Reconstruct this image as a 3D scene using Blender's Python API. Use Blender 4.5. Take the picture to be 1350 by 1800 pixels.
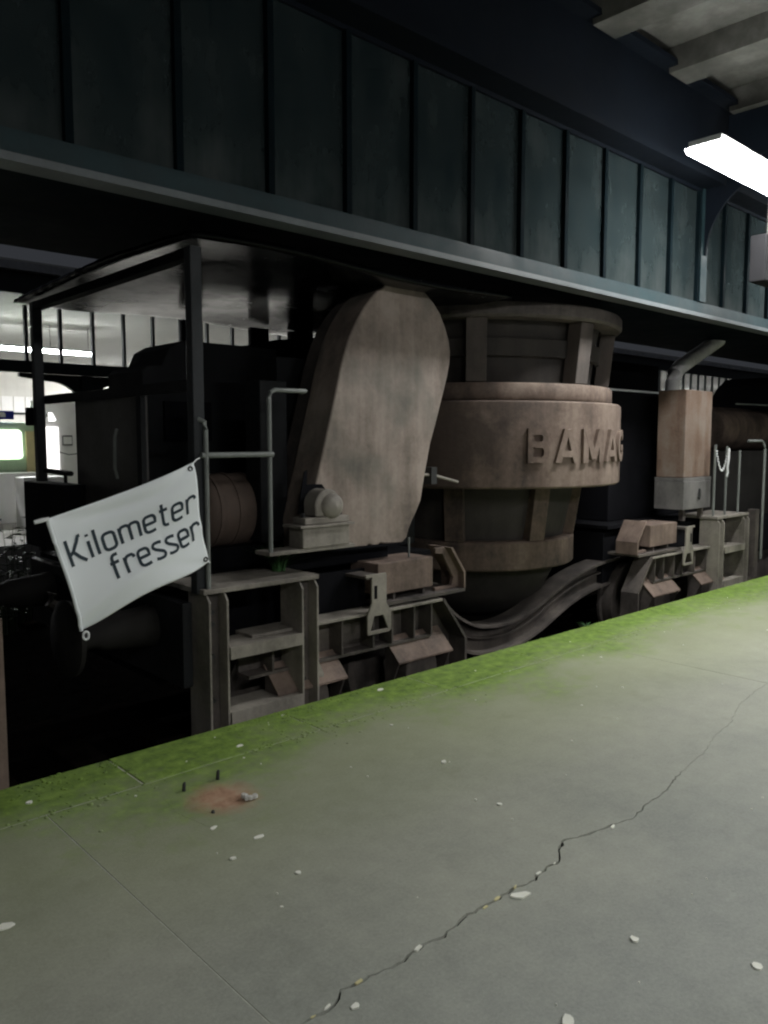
import bpy, bmesh, math, random
from mathutils import Vector, Matrix
random.seed(7)
PI = math.pi
S = bpy.context.scene
for o in list(bpy.data.objects): bpy.data.objects.remove(o)
C = S.collection

# ------------------------------------------------------------------ camera, world, exposure
# platform surface is z = 0, X runs along the track, Y from the platform to the tracks
F_PX, W_PX, H_PX = 1400.0, 1350.0, 1800.0
PITCH, YAW = math.radians(5.10), math.radians(47.22)
cd = bpy.data.cameras.new('camera'); cam = bpy.data.objects.new('camera', cd); C.objects.link(cam)
cam.location = (0, 0, 1.6)
cam.rotation_euler = (PI/2 - PITCH, 0, YAW - PI/2)
cd.sensor_fit = 'VERTICAL'; cd.sensor_height = 24.0; cd.lens = 24.0*F_PX/H_PX
cd.clip_start = 0.05; cd.clip_end = 600
S.camera = cam
S.render.resolution_x, S.render.resolution_y = 768, 1024

w = bpy.data.worlds.new('World'); S.world = w; w.use_nodes = True
wn = w.node_tree.nodes; wl = w.node_tree.links
bg = wn['Background']
bg.inputs['Color'].default_value = (0.80, 0.86, 1.0, 1)     # night sky over a lit town
bg.inputs['Strength'].default_value = 0.036
S.view_settings.view_transform = 'Standard'; S.view_settings.look = 'None'
S.view_settings.exposure = 0.0; S.view_settings.gamma = 1.0
S.render.engine = 'CYCLES'
S.cycles.use_denoising = True
S.cycles.max_bounces = 6; S.cycles.diffuse_bounces = 3; S.cycles.glossy_bounces = 2
S.cycles.transparent_max_bounces = 12
S.cycles.caustics_reflective = False; S.cycles.caustics_refractive = False
S.cycles.filter_width = 2.2

# ------------------------------------------------------------------ materials
M = {}
def newmat(n):
    m = bpy.data.materials.new(n); m.use_nodes = True; M[n] = m
    t = m.node_tree; return m, t.nodes, t.links, t.nodes['Principled BSDF']
def pos(n): return n.new('ShaderNodeNewGeometry').outputs['Position']
def noise(n, l, vec, scale, detail=5, rough=.6, sx=1, sy=1, sz=1):
    mp = n.new('ShaderNodeMapping'); mp.inputs['Scale'].default_value = (sx, sy, sz)
    l.new(vec, mp.inputs['Vector'])
    t = n.new('ShaderNodeTexNoise'); t.inputs['Scale'].default_value = scale
    t.inputs['Detail'].default_value = detail; t.inputs['Roughness'].default_value = rough
    l.new(mp.outputs[0], t.inputs['Vector']); return t.outputs['Fac']
def ramp(n, l, fac, stops):
    r = n.new('ShaderNodeValToRGB'); e = r.color_ramp.elements
    while len(e) < len(stops): e.new(.5)
    for k, (p, c) in enumerate(stops):
        e[k].position = p; e[k].color = (*c, 1) if len(c) == 3 else c
    l.new(fac, r.inputs['Fac']); return r.outputs['Color']
def mixc(n, l, fac, a, b):
    x = n.new('ShaderNodeMix'); x.data_type = 'RGBA'
    for s, v in (('A', a), ('B', b)):
        i = [q for q in x.inputs if q.name == s and q.type == 'RGBA'][0]
        if isinstance(v, tuple): i.default_value = (*v, 1)
        else: l.new(v, i)
    if isinstance(fac, float): x.inputs['Factor'].default_value = fac
    else: l.new(fac, x.inputs['Factor'])
    return [q for q in x.outputs if q.type == 'RGBA'][0]
def mth(n, l, op, a, b=0.0, clamp=False):
    x = n.new('ShaderNodeMath'); x.operation = op; x.use_clamp = clamp
    for k, v in enumerate((a, b)):
        if isinstance(v, (int, float)): x.inputs[k].default_value = v
        else: l.new(v, x.inputs[k])
    return x.outputs[0]
def mrange(n, l, v, a, b, c=0., d=1.):
    x = n.new('ShaderNodeMapRange'); x.clamp = True
    l.new(v, x.inputs[0])
    for k, q in enumerate((a, b, c, d)): x.inputs[k+1].default_value = q
    return x.outputs[0]
def bump(n, l, b, h, strength=.3, dist=.01):
    x = n.new('ShaderNodeBump'); x.inputs['Strength'].default_value = strength; x.inputs['Distance'].default_value = dist
    l.new(h, x.inputs['Height']); l.new(x.outputs[0], b.inputs['Normal'])

def rusty(name, dark, mid, light, streak=.45, rough=.72, metal=0., scale=1.0, bs=.35, spec=.35):
    m, n, l, b = newmat(name); P = pos(n)
    a = noise(n, l, P, 3.2*scale, 8, .68)
    s = noise(n, l, P, 7*scale, 4, .6, 1, 1, .12)
    f = noise(n, l, P, 42*scale, 4, .7)
    big = noise(n, l, P, 1.1*scale, 3, .5)
    v = mth(n, l, 'ADD', mth(n, l, 'MULTIPLY', a, .75), mth(n, l, 'MULTIPLY', s, streak))
    v = mth(n, l, 'ADD', v, mth(n, l, 'MULTIPLY', mth(n, l, 'SUBTRACT', big, .5), .5))
    v = mth(n, l, 'ADD', v, mth(n, l, 'MULTIPLY', mth(n, l, 'SUBTRACT', f, .5), .22))
    c0 = (.75+streak)*.5
    col = ramp(n, l, v, [(c0-.20, dark), (c0, mid), (c0+.20, light)])
    l.new(col, b.inputs['Base Color'])
    b.inputs['Metallic'].default_value = metal
    b.inputs['Specular IOR Level'].default_value = spec
    l.new(mrange(n, l, a, .3, .7, rough-.12, min(1, rough+.12)), b.inputs['Roughness'])
    bump(n, l, b, mth(n, l, 'ADD', f, a), bs, .006)
    return m
def flat(name, col, rough=.6, var=.25, scale=6., metal=0., bs=.15, spec=.4):
    d = tuple(c*(1-var) for c in col); h = tuple(min(1, c*(1+var)) for c in col)
    return rusty(name, d, col, h, .35, rough, metal, scale/3., bs, spec)

rusty('case_steel', (.105, .084, .071), (.215, .172, .146), (.320, .262, .226), .75, .62, 0, .75, .2, .3)
m = M['case_steel']; n, l = m.node_tree.nodes, m.node_tree.links; b = n['Principled BSDF']; P = pos(n)
old = b.inputs['Base Color'].links[0].from_socket
grn = mrange(n, l, noise(n, l, P, 1.9, 3, .5), .50, .66)            # old green-grey paint still clinging in patches
wht = mrange(n, l, noise(n, l, P, 5.5, 5, .7, 1, 1, .35), .63, .72)  # pale scuffs
l.new(mixc(n, l, mth(n, l, 'MULTIPLY', wht, .55), mixc(n, l, mth(n, l, 'MULTIPLY', grn, .6), old, (.088, .092, .078)), (.36, .32, .27)), b.inputs['Base Color'])
rusty('rust_brown', (.055, .041, .034), (.145, .104, .085), (.225, .165, .135), .5, .8)
rusty('ladle_steel', (.034, .025, .021), (.125, .088, .069), (.235, .180, .146), .6, .78, 0, .55)
flat('ladle_dim', (.085, .070, .062), .85, .35, 4.)
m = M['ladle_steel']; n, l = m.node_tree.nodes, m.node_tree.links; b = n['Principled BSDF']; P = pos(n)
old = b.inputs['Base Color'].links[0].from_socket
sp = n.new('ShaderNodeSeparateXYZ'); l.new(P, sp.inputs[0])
stain_shade = mth(n, l, 'ADD', sp.outputs[0], mth(n, l, 'MULTIPLY', mth(n, l, 'SUBTRACT', noise(n, l, P, 1.6, 6, .65), .5), 1.9))   # dark stain on the low-X side, also painting in some of its shade
l.new(mixc(n, l, mth(n, l, 'MULTIPLY', mrange(n, l, stain_shade, 5.25, 4.85), .8), old, (.030, .021, .017)), b.inputs['Base Color'])
rusty('frame_steel', (.030, .026, .025), (.078, .066, .060), (.140, .118, .104), .4, .7)
rusty('grey_steel', (.11, .098, .084), (.225, .202, .176), (.32, .29, .25), .5, .65)
rusty('cabinet_red', (.075, .050, .038), (.165, .110, .082), (.22, .18, .15), .7, .55, 0, .8, .15)
rusty('cabinet_grey', (.07, .066, .063), (.13, .124, .12), (.19, .18, .172), .5, .55, 0, .9, .15)
flat('tube_grey', (.17, .18, .17), .45)
flat('motor_brown', (.085, .060, .048), .8, .3, 6.)
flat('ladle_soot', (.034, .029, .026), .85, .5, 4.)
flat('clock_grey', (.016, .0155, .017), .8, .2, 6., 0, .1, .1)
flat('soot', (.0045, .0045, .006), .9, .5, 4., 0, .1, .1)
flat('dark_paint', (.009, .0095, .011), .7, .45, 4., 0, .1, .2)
flat('navy_paint', (.0028, .0062, .008), .8, .3, 3., 0, .1, .03)
flat('girder_paint', (.0035, .0055, .009), .8, .3, 3., 0, .1, .08)
flat('rail_paint', (.011, .024, .028), .6, .3, 3., 0, .1, .2)
flat('drip_paint', (.075, .085, .09), .5, .3, 3.)
flat('shelter_post', (.024, .026, .029), .6, .3, 5., 0, .1, .25)
flat('shelter_sheet', (.0045, .005, .006), .20, .3, 3., 0., 0., .07)
flat('panel_brown', (.030, .026, .024), .5, .4, 3.)
flat('fascia_pale', (.50, .50, .52), .7)
flat('pipe_pale', (.70, .68, .68), .6)
flat('white_metal', (.75, .76, .76), .4, .06)
flat('dark_bolt', (.03, .03, .03), .5)
flat('ballast', (.006, .0056, .005), 1., .6, 20., 0, .8, 0)
flat('rail_iron', (.007, .006, .0055), .7, .3, 6., 0., .1, 0.)
flat('timber', (.012, .010, .008), 1., .4, 6., 0, .1, 0)
flat('filler', (.40, .40, .34), .9, .3, 14.)
flat('crack_dirt', (.012, .011, .009), 1.0)
flat('scrap', (.84, .83, .74), .7, .06)
flat('scrap_leaf', (.62, .56, .30), .7, .2)
flat('chip_white', (.62, .60, .56), .8)
flat('leaf_green', (.035, .10, .028), .6, .5, 8.)
flat('leaf_dark', (.028, .042, .018), .6, .5, 8.)
flat('sign_blue', (.012, .022, .22), .4, .05)
flat('wall_white', (.78, .77, .76), .7, .05)
flat('wall_green', (.56, .72, .52), .6, .08)
flat('door_yellow', (.75, .66, .36), .6, .1)
flat('poster_frame', (.06, .06, .06), .5)
flat('far_paint', (.022, .028, .028), .5, .3)
flat('steel_drum', (.018, .0165, .0155), .8, .4, 6., 0, .1, .2)
flat('letter_ink', (.030, .045, .058), .8, .15, 20., 0, 0)

# concrete ceiling
m, n, l, b = newmat('concrete'); P = pos(n)
a = noise(n, l, P, 1.3, 8, .65); s2 = noise(n, l, P, 5, 6, .6)
col = ramp(n, l, mth(n, l, 'ADD', mth(n, l, 'MULTIPLY', a, .7), mth(n, l, 'MULTIPLY', s2, .3)), [(.34, (.030, .030, .026)), (.5, (.075, .074, .064)), (.64, (.14, .138, .125))])
l.new(col, b.inputs['Base Color']); b.inputs['Roughness'].default_value = .9
bump(n, l, b, s2, .3, .01)
flat('far_floor', (.30, .29, .27), .85, .15, 3.)
flat('far_ceiling', (.62, .61, .57), .85, .08, 2.)

# asphalt with moss creeping in from the platform edge
def ground_mat(name, base, stain=None):
    m, n, l, b = newmat(name); P = pos(n)
    fine = noise(n, l, P, 75, 5, .8); mid = noise(n, l, P, 9, 7, .72); big = noise(n, l, P, .9, 6, .66)
    sp = n.new('ShaderNodeSeparateXYZ'); l.new(P, sp.inputs[0])
    v = mth(n, l, 'ADD', mth(n, l, 'ADD', mth(n, l, 'MULTIPLY', fine, .40), mth(n, l, 'MULTIPLY', mid, .35)), mth(n, l, 'MULTIPLY', big, .45))
    col = ramp(n, l, v, [(.44, tuple(c*.60 for c in base)), (.60, base), (.76, tuple(c*1.35 for c in base))])
    stn = mrange(n, l, noise(n, l, P, 2.6, 6, .7), .60, .70)   # oily stains
    col = mixc(n, l, mth(n, l, 'MULTIPLY', stn, .35), col, tuple(c*.5 for c in base))
    pale = mrange(n, l, noise(n, l, P, 4.3, 7, .75, 1, 1.3, 1), .62, .72)   # worn pale scuffs
    col = mixc(n, l, mth(n, l, 'MULTIPLY', pale, .30), col, tuple(min(.6, c*1.55) for c in base))
    # slight warm / cool drift of old surfacing, bluish and cleaner where people walk
    walk = mrange(n, l, mth(n, l, 'ADD', sp.outputs[1], mth(n, l, 'MULTIPLY', big, 1.4)), 1.8, 3.6)
    col = mixc(n, l, walk, mixc(n, l, .30, col, tuple((base[0]*.86, base[1]*1.0, base[2]*1.06))), mixc(n, l, .42, col, (base[0]*1.0, base[1]*1.04, base[2]*.72)))
    moss1 = noise(n, l, P, 1.15, 6, .68, .75, 1, 1); moss2 = noise(n, l, P, 13, 6, .7)
    edge = mrange(n, l, sp.outputs[1], 2.55, 3.62)
    mm = mth(n, l, 'ADD', mth(n, l, 'MULTIPLY', edge, 1.05), mth(n, l, 'ADD', mth(n, l, 'MULTIPLY', mth(n, l, 'SUBTRACT', moss1, .5), 2.1), mth(n, l, 'MULTIPLY', mth(n, l, 'SUBTRACT', moss2, .5), .5)))
    mask = mth(n, l, 'MULTIPLY', mrange(n, l, mm, .42, 1.02), mrange(n, l, edge, 0, .35))
    mcol = ramp(n, l, moss2, [(.3, (.060, .115, .012)), (.5, (.145, .250, .026)), (.68, (.25, .38, .055))])
    col = mixc(n, l, mth(n, l, 'MULTIPLY', mask, .86), mixc(n, l, mth(n, l, 'MULTIPLY', mrange(n, l, mth(n, l, 'ADD', sp.outputs[1], mth(n, l, 'MULTIPLY', moss1, .9)), 2.6, 3.9), .45), col, (.20, .26, .075)), mcol)
    if stain:   # brick-red mortar left on the surface, rubbed away towards its rim
        vs = n.new('ShaderNodeVectorMath'); vs.operation = 'DISTANCE'; l.new(P, vs.inputs[0]); vs.inputs[1].default_value = stain
        nz = noise(n, l, P, 16, 6, .7)
        fd = mth(n, l, 'ADD', vs.outputs['Value'], mth(n, l, 'MULTIPLY', mth(n, l, 'SUBTRACT', nz, .5), .14))
        col = mixc(n, l, mth(n, l, 'MULTIPLY', mrange(n, l, fd, .19, .08), .85), col, ramp(n, l, nz, [(.35, (.33, .17, .11)), (.5, (.46, .25, .165)), (.65, (.52, .34, .24))]))
    l.new(col, b.inputs['Base Color'])
    b.inputs['Specular IOR Level'].default_value = .3
    l.new(mrange(n, l, mid, .3, .7, .62, .85), b.inputs['Roughness'])
    bump(n, l, b, mth(n, l, 'ADD', mth(n, l, 'MULTIPLY', fine, .5), mth(n, l, 'MULTIPLY', mth(n, l, 'MULTIPLY', moss2, mask), 1.5)), .35, .006)
ground_mat('asphalt', (.33, .325, .29))
ground_mat('mortar_red', (.33, .325, .29), (1.815, 3.03, 0))
ground_mat('kerb', (.36, .355, .31))
flat('platform_wall', (.09, .09, .085), .9)

# dirty wired glass of the clerestory
m, n, l, b = newmat('dirty_glass'); P = pos(n)
a = noise(n, l, P, 2.2, 6, .6); s2 = noise(n, l, P, 6, 4, .6, 1, 1, .2)
sp = n.new('ShaderNodeSeparateXYZ'); l.new(P, sp.inputs[0])
low = mth(n, l, 'ADD', mrange(n, l, sp.outputs[2], 3.25, 2.85, 0, .18), mth(n, l, 'MULTIPLY', mth(n, l, 'ADD', a, s2), .5))
col = ramp(n, l, low, [(.36, (.011, .017, .019)), (.55, (.020, .027, .028)), (.78, (.046, .053, .053))])
l.new(col, b.inputs['Base Color']); b.inputs['Roughness'].default_value = .42
b.inputs['Specular IOR Level'].default_value = .0
tr = n.new('ShaderNodeBsdfTransparent'); tr.inputs['Color'].default_value = (.5, .56, .56, 1)
mx = n.new('ShaderNodeMixShader'); mx.inputs[0].default_value = .12
l.new(b.outputs[0], mx.inputs[1]); l.new(tr.outputs[0], mx.inputs[2]); l.new(mx.outputs[0], n['Material Output'].inputs[0])
m, n, l, b = newmat('clear_glass')
tr = n.new('ShaderNodeBsdfTransparent'); tr.inputs['Color'].default_value = (.84, .85, .855, 1)
b.inputs['Base Color'].default_value = (.45, .47, .46, 1); b.inputs['Roughness'].default_value = .6; b.inputs['Specular IOR Level'].default_value = .1
mx = n.new('ShaderNodeMixShader'); mx.inputs[0].default_value = .80
l.new(b.outputs[0], mx.inputs[1]); l.new(tr.outputs[0], mx.inputs[2]); l.new(mx.outputs[0], n['Material Output'].inputs[0])

# flag cloth
m, n, l, b = newmat('flag_cloth'); P = pos(n)
b.inputs['Base Color'].default_value = (.86, .89, .91, 1); b.inputs['Roughness'].default_value = .8
wv = noise(n, l, P, 420, 2); bump(n, l, b, wv, .15, .002)

def emit(name, col, st):
    m, n, l, b = newmat(name)
    b.inputs['Base Color'].default_value = (.8, .8, .8, 1)
    b.inputs['Emission Color'].default_value = (*col, 1); b.inputs['Emission Strength'].default_value = st
emit('tube_light', (.98, 1.0, .98), 75.0)
emit('far_tube_light', (.98, .99, 1.0), 190.0)
emit('lit_window', (.86, 1.0, .80), 2.6)
emit('lit_room', (1.0, .97, .95), 2.2)

# ------------------------------------------------------------------ mesh helpers
class MB:
    def __init__(s): s.v = []; s.f = []; s.sm = []
    def add(s, v, f, sm=False):
        k = len(s.v); s.v += [tuple(p) for p in v]; s.f += [tuple(i+k for i in q) for q in f]; s.sm += [sm]*len(f); return s
    def box(s, x0, x1, y0, y1, z0, z1):
        v = [(x, y, z) for z in (z0, z1) for y in (y0, y1) for x in (x0, x1)]
        return s.add(v, [(0,2,3,1),(4,5,7,6),(0,1,5,4),(2,6,7,3),(0,4,6,2),(1,3,7,5)])
    def prism(s, pts, a, b, ax='y'):
        # polygon in the plane square to ax, extruded from a to b
        mk = {'y': lambda p, t: (p[0], t, p[1]), 'x': lambda p, t: (t, p[0], p[1]), 'z': lambda p, t: (p[0], p[1], t)}[ax]
        n_ = len(pts)
        v = [mk(p, a) for p in pts] + [mk(p, b) for p in pts]
        f = [tuple(range(n_)), tuple(range(2*n_-1, n_-1, -1))] + [((k+1) % n_, k, n_+k, n_+(k+1) % n_) for k in range(n_)]
        return s.add(v, f)
    def tube(s, path, r, seg=10, cap=True):
        P = [Vector(p) for p in path]; v = []; f = []
        for k, p in enumerate(P):
            d = (P[min(k+1, len(P)-1)] - P[max(k-1, 0)]).normalized()
            up = Vector((0, 0, 1)) if abs(d.z) < .95 else Vector((0, 1, 0))
            a = d.cross(up).normalized(); b_ = a.cross(d)
            rr = r[k] if isinstance(r, (list, tuple)) else r
            v += [p + (a*math.cos(t) + b_*math.sin(t))*rr for t in [2*PI*j/seg for j in range(seg)]]
        for k in range(len(P)-1):
            for j in range(seg):
                f.append((k*seg+j, k*seg+(j+1) % seg, (k+1)*seg+(j+1) % seg, (k+1)*seg+j))
        s.add(v, f, True)
        if cap:
            q = len(s.v) - len(v)
            s.f += [tuple(q+j for j in reversed(range(seg))), tuple(q+(len(P)-1)*seg+j for j in range(seg))]; s.sm += [False]*2
        return s
    def lathe(s, prof, cx, cy, seg=64, axis='z', cz=0):
        v = []; f = []; n_ = len(prof)
        for j in range(seg):
            t = 2*PI*j/seg
            for (r, h) in prof:
                if axis == 'z': v.append((cx+r*math.cos(t), cy+r*math.sin(t), h))
                elif axis == 'x': v.append((h, cy+r*math.cos(t), cz+r*math.sin(t)))
                else: v.append((cx+r*math.cos(t), h, cz+r*math.sin(t)))
        for j in range(seg):
            for k in range(n_-1):
                f.append((j*n_+k, ((j+1) % seg)*n_+k, ((j+1) % seg)*n_+k+1, j*n_+k+1))
        return s.add(v, f, True)
ORG = {}
def obj(name, mb, mat, parent=None, bev=0., sharp=40):
    me = bpy.data.meshes.new(name); me.from_pydata(mb.v, [], mb.f)
    bm = bmesh.new(); bm.from_mesh(me); bmesh.ops.recalc_face_normals(bm, faces=bm.faces); bm.to_mesh(me); bm.free()
    for p, q in zip(me.polygons, mb.sm): p.use_smooth = q
    if any(mb.sm): me.set_sharp_from_angle(angle=math.radians(sharp))
    me.materials.append(M[mat]); me.update()
    o = bpy.data.objects.new(name, me); C.objects.link(o)
    c = Vector((0, 0, 0))
    if mb.v:
        lo = [min(p[k] for p in mb.v) for k in range(3)]; hi = [max(p[k] for p in mb.v) for k in range(3)]
        c = Vector(((lo[0]+hi[0])/2, (lo[1]+hi[1])/2, lo[2]))
        me.transform(Matrix.Translation(-c))
    pw = ORG.get(parent.name, Vector((0, 0, 0))) if parent else Vector((0, 0, 0))
    o.parent = parent; o.location = c - pw; ORG[o.name] = c
    if bev:
        bv = o.modifiers.new('Bevel', 'BEVEL'); bv.width = bev; bv.segments = 2; bv.limit_method = 'ANGLE'; bv.angle_limit = math.radians(50)
    return o
def tag(o, label, cat, group=None):
    o['label'] = label; o['category'] = cat
    if group: o['group'] = group
    return o
def thing(name, loc, label, cat, group=None):
    o = bpy.data.objects.new(name, None); C.objects.link(o); o.location = loc; o.empty_display_size = .2
    ORG[o.name] = Vector(loc); return tag(o, label, cat, group)
def struct(o): o['kind'] = 'structure'; return o
def copy_tree(o, off, parent=None):
    c = o.copy(); C.objects.link(c); c.parent = parent
    if parent is None: c.location = o.location + Vector(off)
    ORG[c.name] = ORG[o.name] + Vector(off)
    for ch in [q for q in ALLCH(o)]: copy_tree(ch, off, c)
    return c
def ALLCH(o): return [q for q in bpy.data.objects if q.parent == o]
def arc(cx, cy, r, a0, a1, n_): return [(cx+r*math.cos(math.radians(a0+(a1-a0)*k/n_)), cy+r*math.sin(math.radians(a0+(a1-a0)*k/n_))) for k in range(n_+1)]

# ------------------------------------------------------------------ platform
EDGE = 3.80; KLINE = 3.40
plat = struct(obj('platform', MB().box(-14, 70, -9, EDGE-.01, -.72, -.03), 'platform_wall'))
fill = obj('joint_filler', MB().box(-14, 70, KLINE-.05, EDGE-.02, -.029, -.0012), 'filler', plat)
# the long crack, a ragged line between two casts of surfacing
crack = [(-3.0,1.60),(-2.2,1.63),(-1.4,1.60),(-.7,1.66),(0,1.62),(.55,1.66),(.95,1.64),(1.232,1.666),(1.32,1.655),(1.40,1.697),(1.50,1.68),(1.602,1.667),(1.70,1.678),(1.808,1.668),(1.93,1.69),(2.052,1.681),(2.18,1.684),(2.30,1.672),(2.40,1.69),(2.469,1.678),(2.54,1.73),(2.628,1.769),(2.70,1.735),(2.787,1.717),(2.88,1.70),(2.98,1.674),(3.15,1.70),(3.345,1.712),(3.5,1.75),(3.657,1.772),(3.92,1.80),(4.22,1.874),(4.454,1.899),(4.8,2.0),(5.2,2.05),(6,2.08),(7,2.06)]
def crack_pts():
    out = []
    for k in range(len(crack)-1):
        a, b_ = crack[k], crack[k+1]
        ns = max(2, int((b_[0]-a[0])/.022))
        for j in range(ns):
            t = j/ns; x = a[0]+(b_[0]-a[0])*t
            out.append((x, a[1]+(b_[1]-a[1])*t + random.gauss(0, .0035)))
    return out + [crack[-1]]
cp = crack_pts()
def gapw(x):
    g = .0060 if .9 < x < 2.9 else (.0030 if x < 3.6 else .0009)
    return g*random.uniform(.35, 1.5)
up = [(x, y+gapw(x)) for x, y in cp]; dn = [(x, y-gapw(x)) for x, y in cp]
JX = [-7.23, -3.03, 1.17, 5.37, 9.57, 13.77, 24, 40]
def clip(poly, x0, x1):
    r = [p for p in poly if x0 < p[0] < x1]
    def at(x):
        if x <= poly[0][0]: return poly[0][1]
        if x >= poly[-1][0]: return poly[-1][1]
        for k in range(len(poly)-1):
            if poly[k][0] <= x <= poly[k+1][0]:
                t = (x-poly[k][0])/max(1e-9, poly[k+1][0]-poly[k][0]); return poly[k][1]+(poly[k+1][1]-poly[k][1])*t
    return [(x0, at(x0))] + r + [(x1, at(x1))]
for k in range(len(JX)-1):
    a, b_ = JX[k]+.0028, JX[k+1]-.0028
    f_ = clip(up, a, b_)
    o = obj('paving_slab', MB().prism(f_ + [(b_, KLINE-.003), (a, KLINE-.003)], -.028, 0, 'z'), 'asphalt', plat)
    g_ = clip(dn, a, b_)
    o = obj('paving_slab', MB().prism([(a, -9), (b_, -9)] + g_[::-1], -.028, 0, 'z'), 'asphalt', plat)
for jx in JX[1:-1]: obj('joint_filler', MB().box(jx-.0027, jx+.0027, -9, KLINE-.005, -.027, -.0012), 'filler', plat)
obj('crack_bed', MB().box(-14, 70, 1.3, 2.3, -.029, -.012), 'crack_dirt', plat)
kx = 1.62 - 1.045*6
mb0 = MB().box(0, 1.0405, KLINE+.003, EDGE, -.16, .0)
while kx < 36:
    q = MB().box(kx+.0025, kx+1.045-.0025, KLINE+.002, EDGE+random.uniform(-.004, .004), -.16, random.uniform(.0, .0035))
    obj('kerb_stone', q, 'kerb', plat, .006); kx += 1.045
# track bed and rails
struct(obj('track_bed', MB().box(-14, 70, EDGE-.01, 12.79, -1.0, -.70), 'ballast'))
for yc in (5.2, 11.3):
    for s in (-1, 1):
        y = yc+s*.75
        r = obj('rail', MB().prism([(y-.07,-.65),(y+.07,-.65),(y+.02,-.63),(y+.012,-.55),(y+.036,-.54),(y+.036,-.50),(y-.036,-.50),(y-.036,-.54),(y-.012,-.55),(y-.02,-.63)], -14, 70, 'x'), 'rail_iron')
        struct(r)
    o = None
    mbt = MB()
    for k in range(60): mbt.box(-6+k*.62, -5.76+k*.62, yc-1.25, yc+1.25, -.74, -.652)
    o = struct(obj('sleepers', mbt, 'timber')); o['kind'] = 'stuff'; o['label'] = 'dark sleepers under the tracks'
struct(obj('far_platform', MB().box(-14, 70, 12.8, 44, -.9, 0), 'far_floor'))

# ------------------------------------------------------------------ station roof above the camera
GY = 3.62
roof = struct(obj('station_roof', MB().box(-14, 70, -9, 3.60, 4.80, 5.0), 'concrete'))
for k in range(-6, 40):
    x = 5.56 + k*1.13
    obj('roof_rib', MB().prism([(x-.34, 4.80), (x-.30, 4.62), (x, 4.62), (x, 4.80)], -9, 3.44), 'concrete', roof) if k < 30 else None
def ibeam(name, lab, y0, y1, z0, z1, x0, x1, mat, cat='girder'):
    t = thing(name, ((x0+x1)/2, (y0+y1)/2, z0), lab, cat)
    return t
gd = thing('roof_girder', (28, 3.52, 3.93), 'dark navy steel girder running above the clerestory glass below the concrete roof', 'girder')
obj('web', MB().box(-14, 70, 3.49, 3.52, 3.98, 4.66), 'girder_paint', gd)
obj('flange', MB().box(-14, 70, 3.40, 3.64, 3.935, 3.98), 'girder_paint', gd)
obj('flange', MB().box(-14, 70, 3.36, 3.60, 4.66, 4.70), 'girder_paint', gd)
# clerestory: sill, mullions, panes
cl = thing('clerestory_window', (28, GY, 2.75), 'long teal-framed clerestory of dark dirty glass panes above the wagon', 'window')
sill = obj('sill', MB().box(-14, 70, GY-.05, GY+.06, 2.79, 2.872), 'rail_paint', cl)
obj('drip_edge', MB().box(-14, 70, GY-.075, GY+.06, 2.755, 2.789), 'drip_paint', sill)
obj('glazing_ledge', MB().box(-14, 70, GY-.03, GY+.05, 2.873, 2.90), 'rail_paint', sill)
obj('head_rail', MB().box(-14, 70, GY-.02, GY+.04, 3.905, 3.934), 'girder_paint', cl)
MP = .5345; x0 = 1.446 - MP*10
for k in range(46):
    x = x0 + k*MP
    post = (k % 11) == 10+ (0) if False else (abs(x-7.36) < .2 or abs(x-1.446-MP*0) < -1)
    obj('mullion', MB().box(x-.019, x+.019, GY-.035, GY+.03, 2.901, 3.904), 'navy_paint', cl)
    p_ = MB(); tilt = random.uniform(-.004, .004)
    p_.add([(x+.0195, GY-tilt, 2.901), (x+MP-.0195, GY+tilt, 2.901), (x+MP-.0195, GY+tilt, 3.904), (x+.0195, GY-tilt, 3.904),
            (x+.0195, GY+.006-tilt, 2.901), (x+MP-.0195, GY+.006+tilt, 2.901), (x+MP-.0195, GY+.006+tilt, 3.904), (x+.0195, GY+.006-tilt, 3.904)],
           [(0,1,2,3),(7,6,5,4),(0,4,5,1),(1,5,6,2),(2,6,7,3),(3,7,4,0)])
    obj('pane', p_, 'dirty_glass', cl)
# knee brackets and cross beams of the roof frames
for X in (7.40,):
    lab = 'dark curved steel knee bracket under roof beam behind the lit tube lamp'
    br = thing('roof_bracket', (X, 3.5, 3.3), lab, 'bracket')
    pts = [(3.575, 3.33)] + [(y, z) for y, z in arc(2.90, 3.33, .66, 0, 90, 14)] + [(2.6, 3.99), (2.6, 4.12), (3.39, 4.12), (3.39, 3.93), (3.575, 3.93)]
    obj('gusset', MB().prism(pts, X-.012, X+.012, 'x'), 'girder_paint', br)
    obj('cross_beam', MB().box(X-.09, X+.09, -8.5, 3.35, 4.121, 4.50), 'girder_paint', br)
    obj('post', MB().box(X-.06, X+.06, 3.576, 3.584, 2.905, 3.93), 'rail_paint', br)
# low roof over the wagon beyond the clerestory
struct(obj('track_roof', MB().box(-14, 70, GY+.08, 5.92, 2.95, 3.02), 'navy_paint'))

# lamps
def lamp(name, x0, x1, y, z, wd, mat, lab, ceil, group, hw=.41):
    t = thing(name, ((x0+x1)/2, y, z), lab, 'lamp', group)
    obj('housing', MB().box(x0-.01, x1+.01, y-wd*hw, y+wd*hw, z+.068, z+.11), 'white_metal', t, .006)
    prof = [(y-wd/2, z+.067), (y-wd*.44, z+.03), (y-wd*.28, z+.006), (y, z), (y+wd*.28, z+.006), (y+wd*.44, z+.03), (y+wd/2, z+.067)]
    obj('diffuser', MB().prism(prof, x0, x1, 'x'), mat, t)
    for xx in (x0+1.1, x1-.12): obj('hanger', MB().tube([(xx, y, z+.11), (xx, y, ceil)], .008, 6), 'tube_grey', t)
lamp('platform_lamp', 5.50, 7.10, 2.68, 3.575, .29, 'tube_light', 'lit fluorescent tube lamp hanging over the mossy platform beside the dark knee bracket', 4.80, 'tube lamps over the platform')
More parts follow.
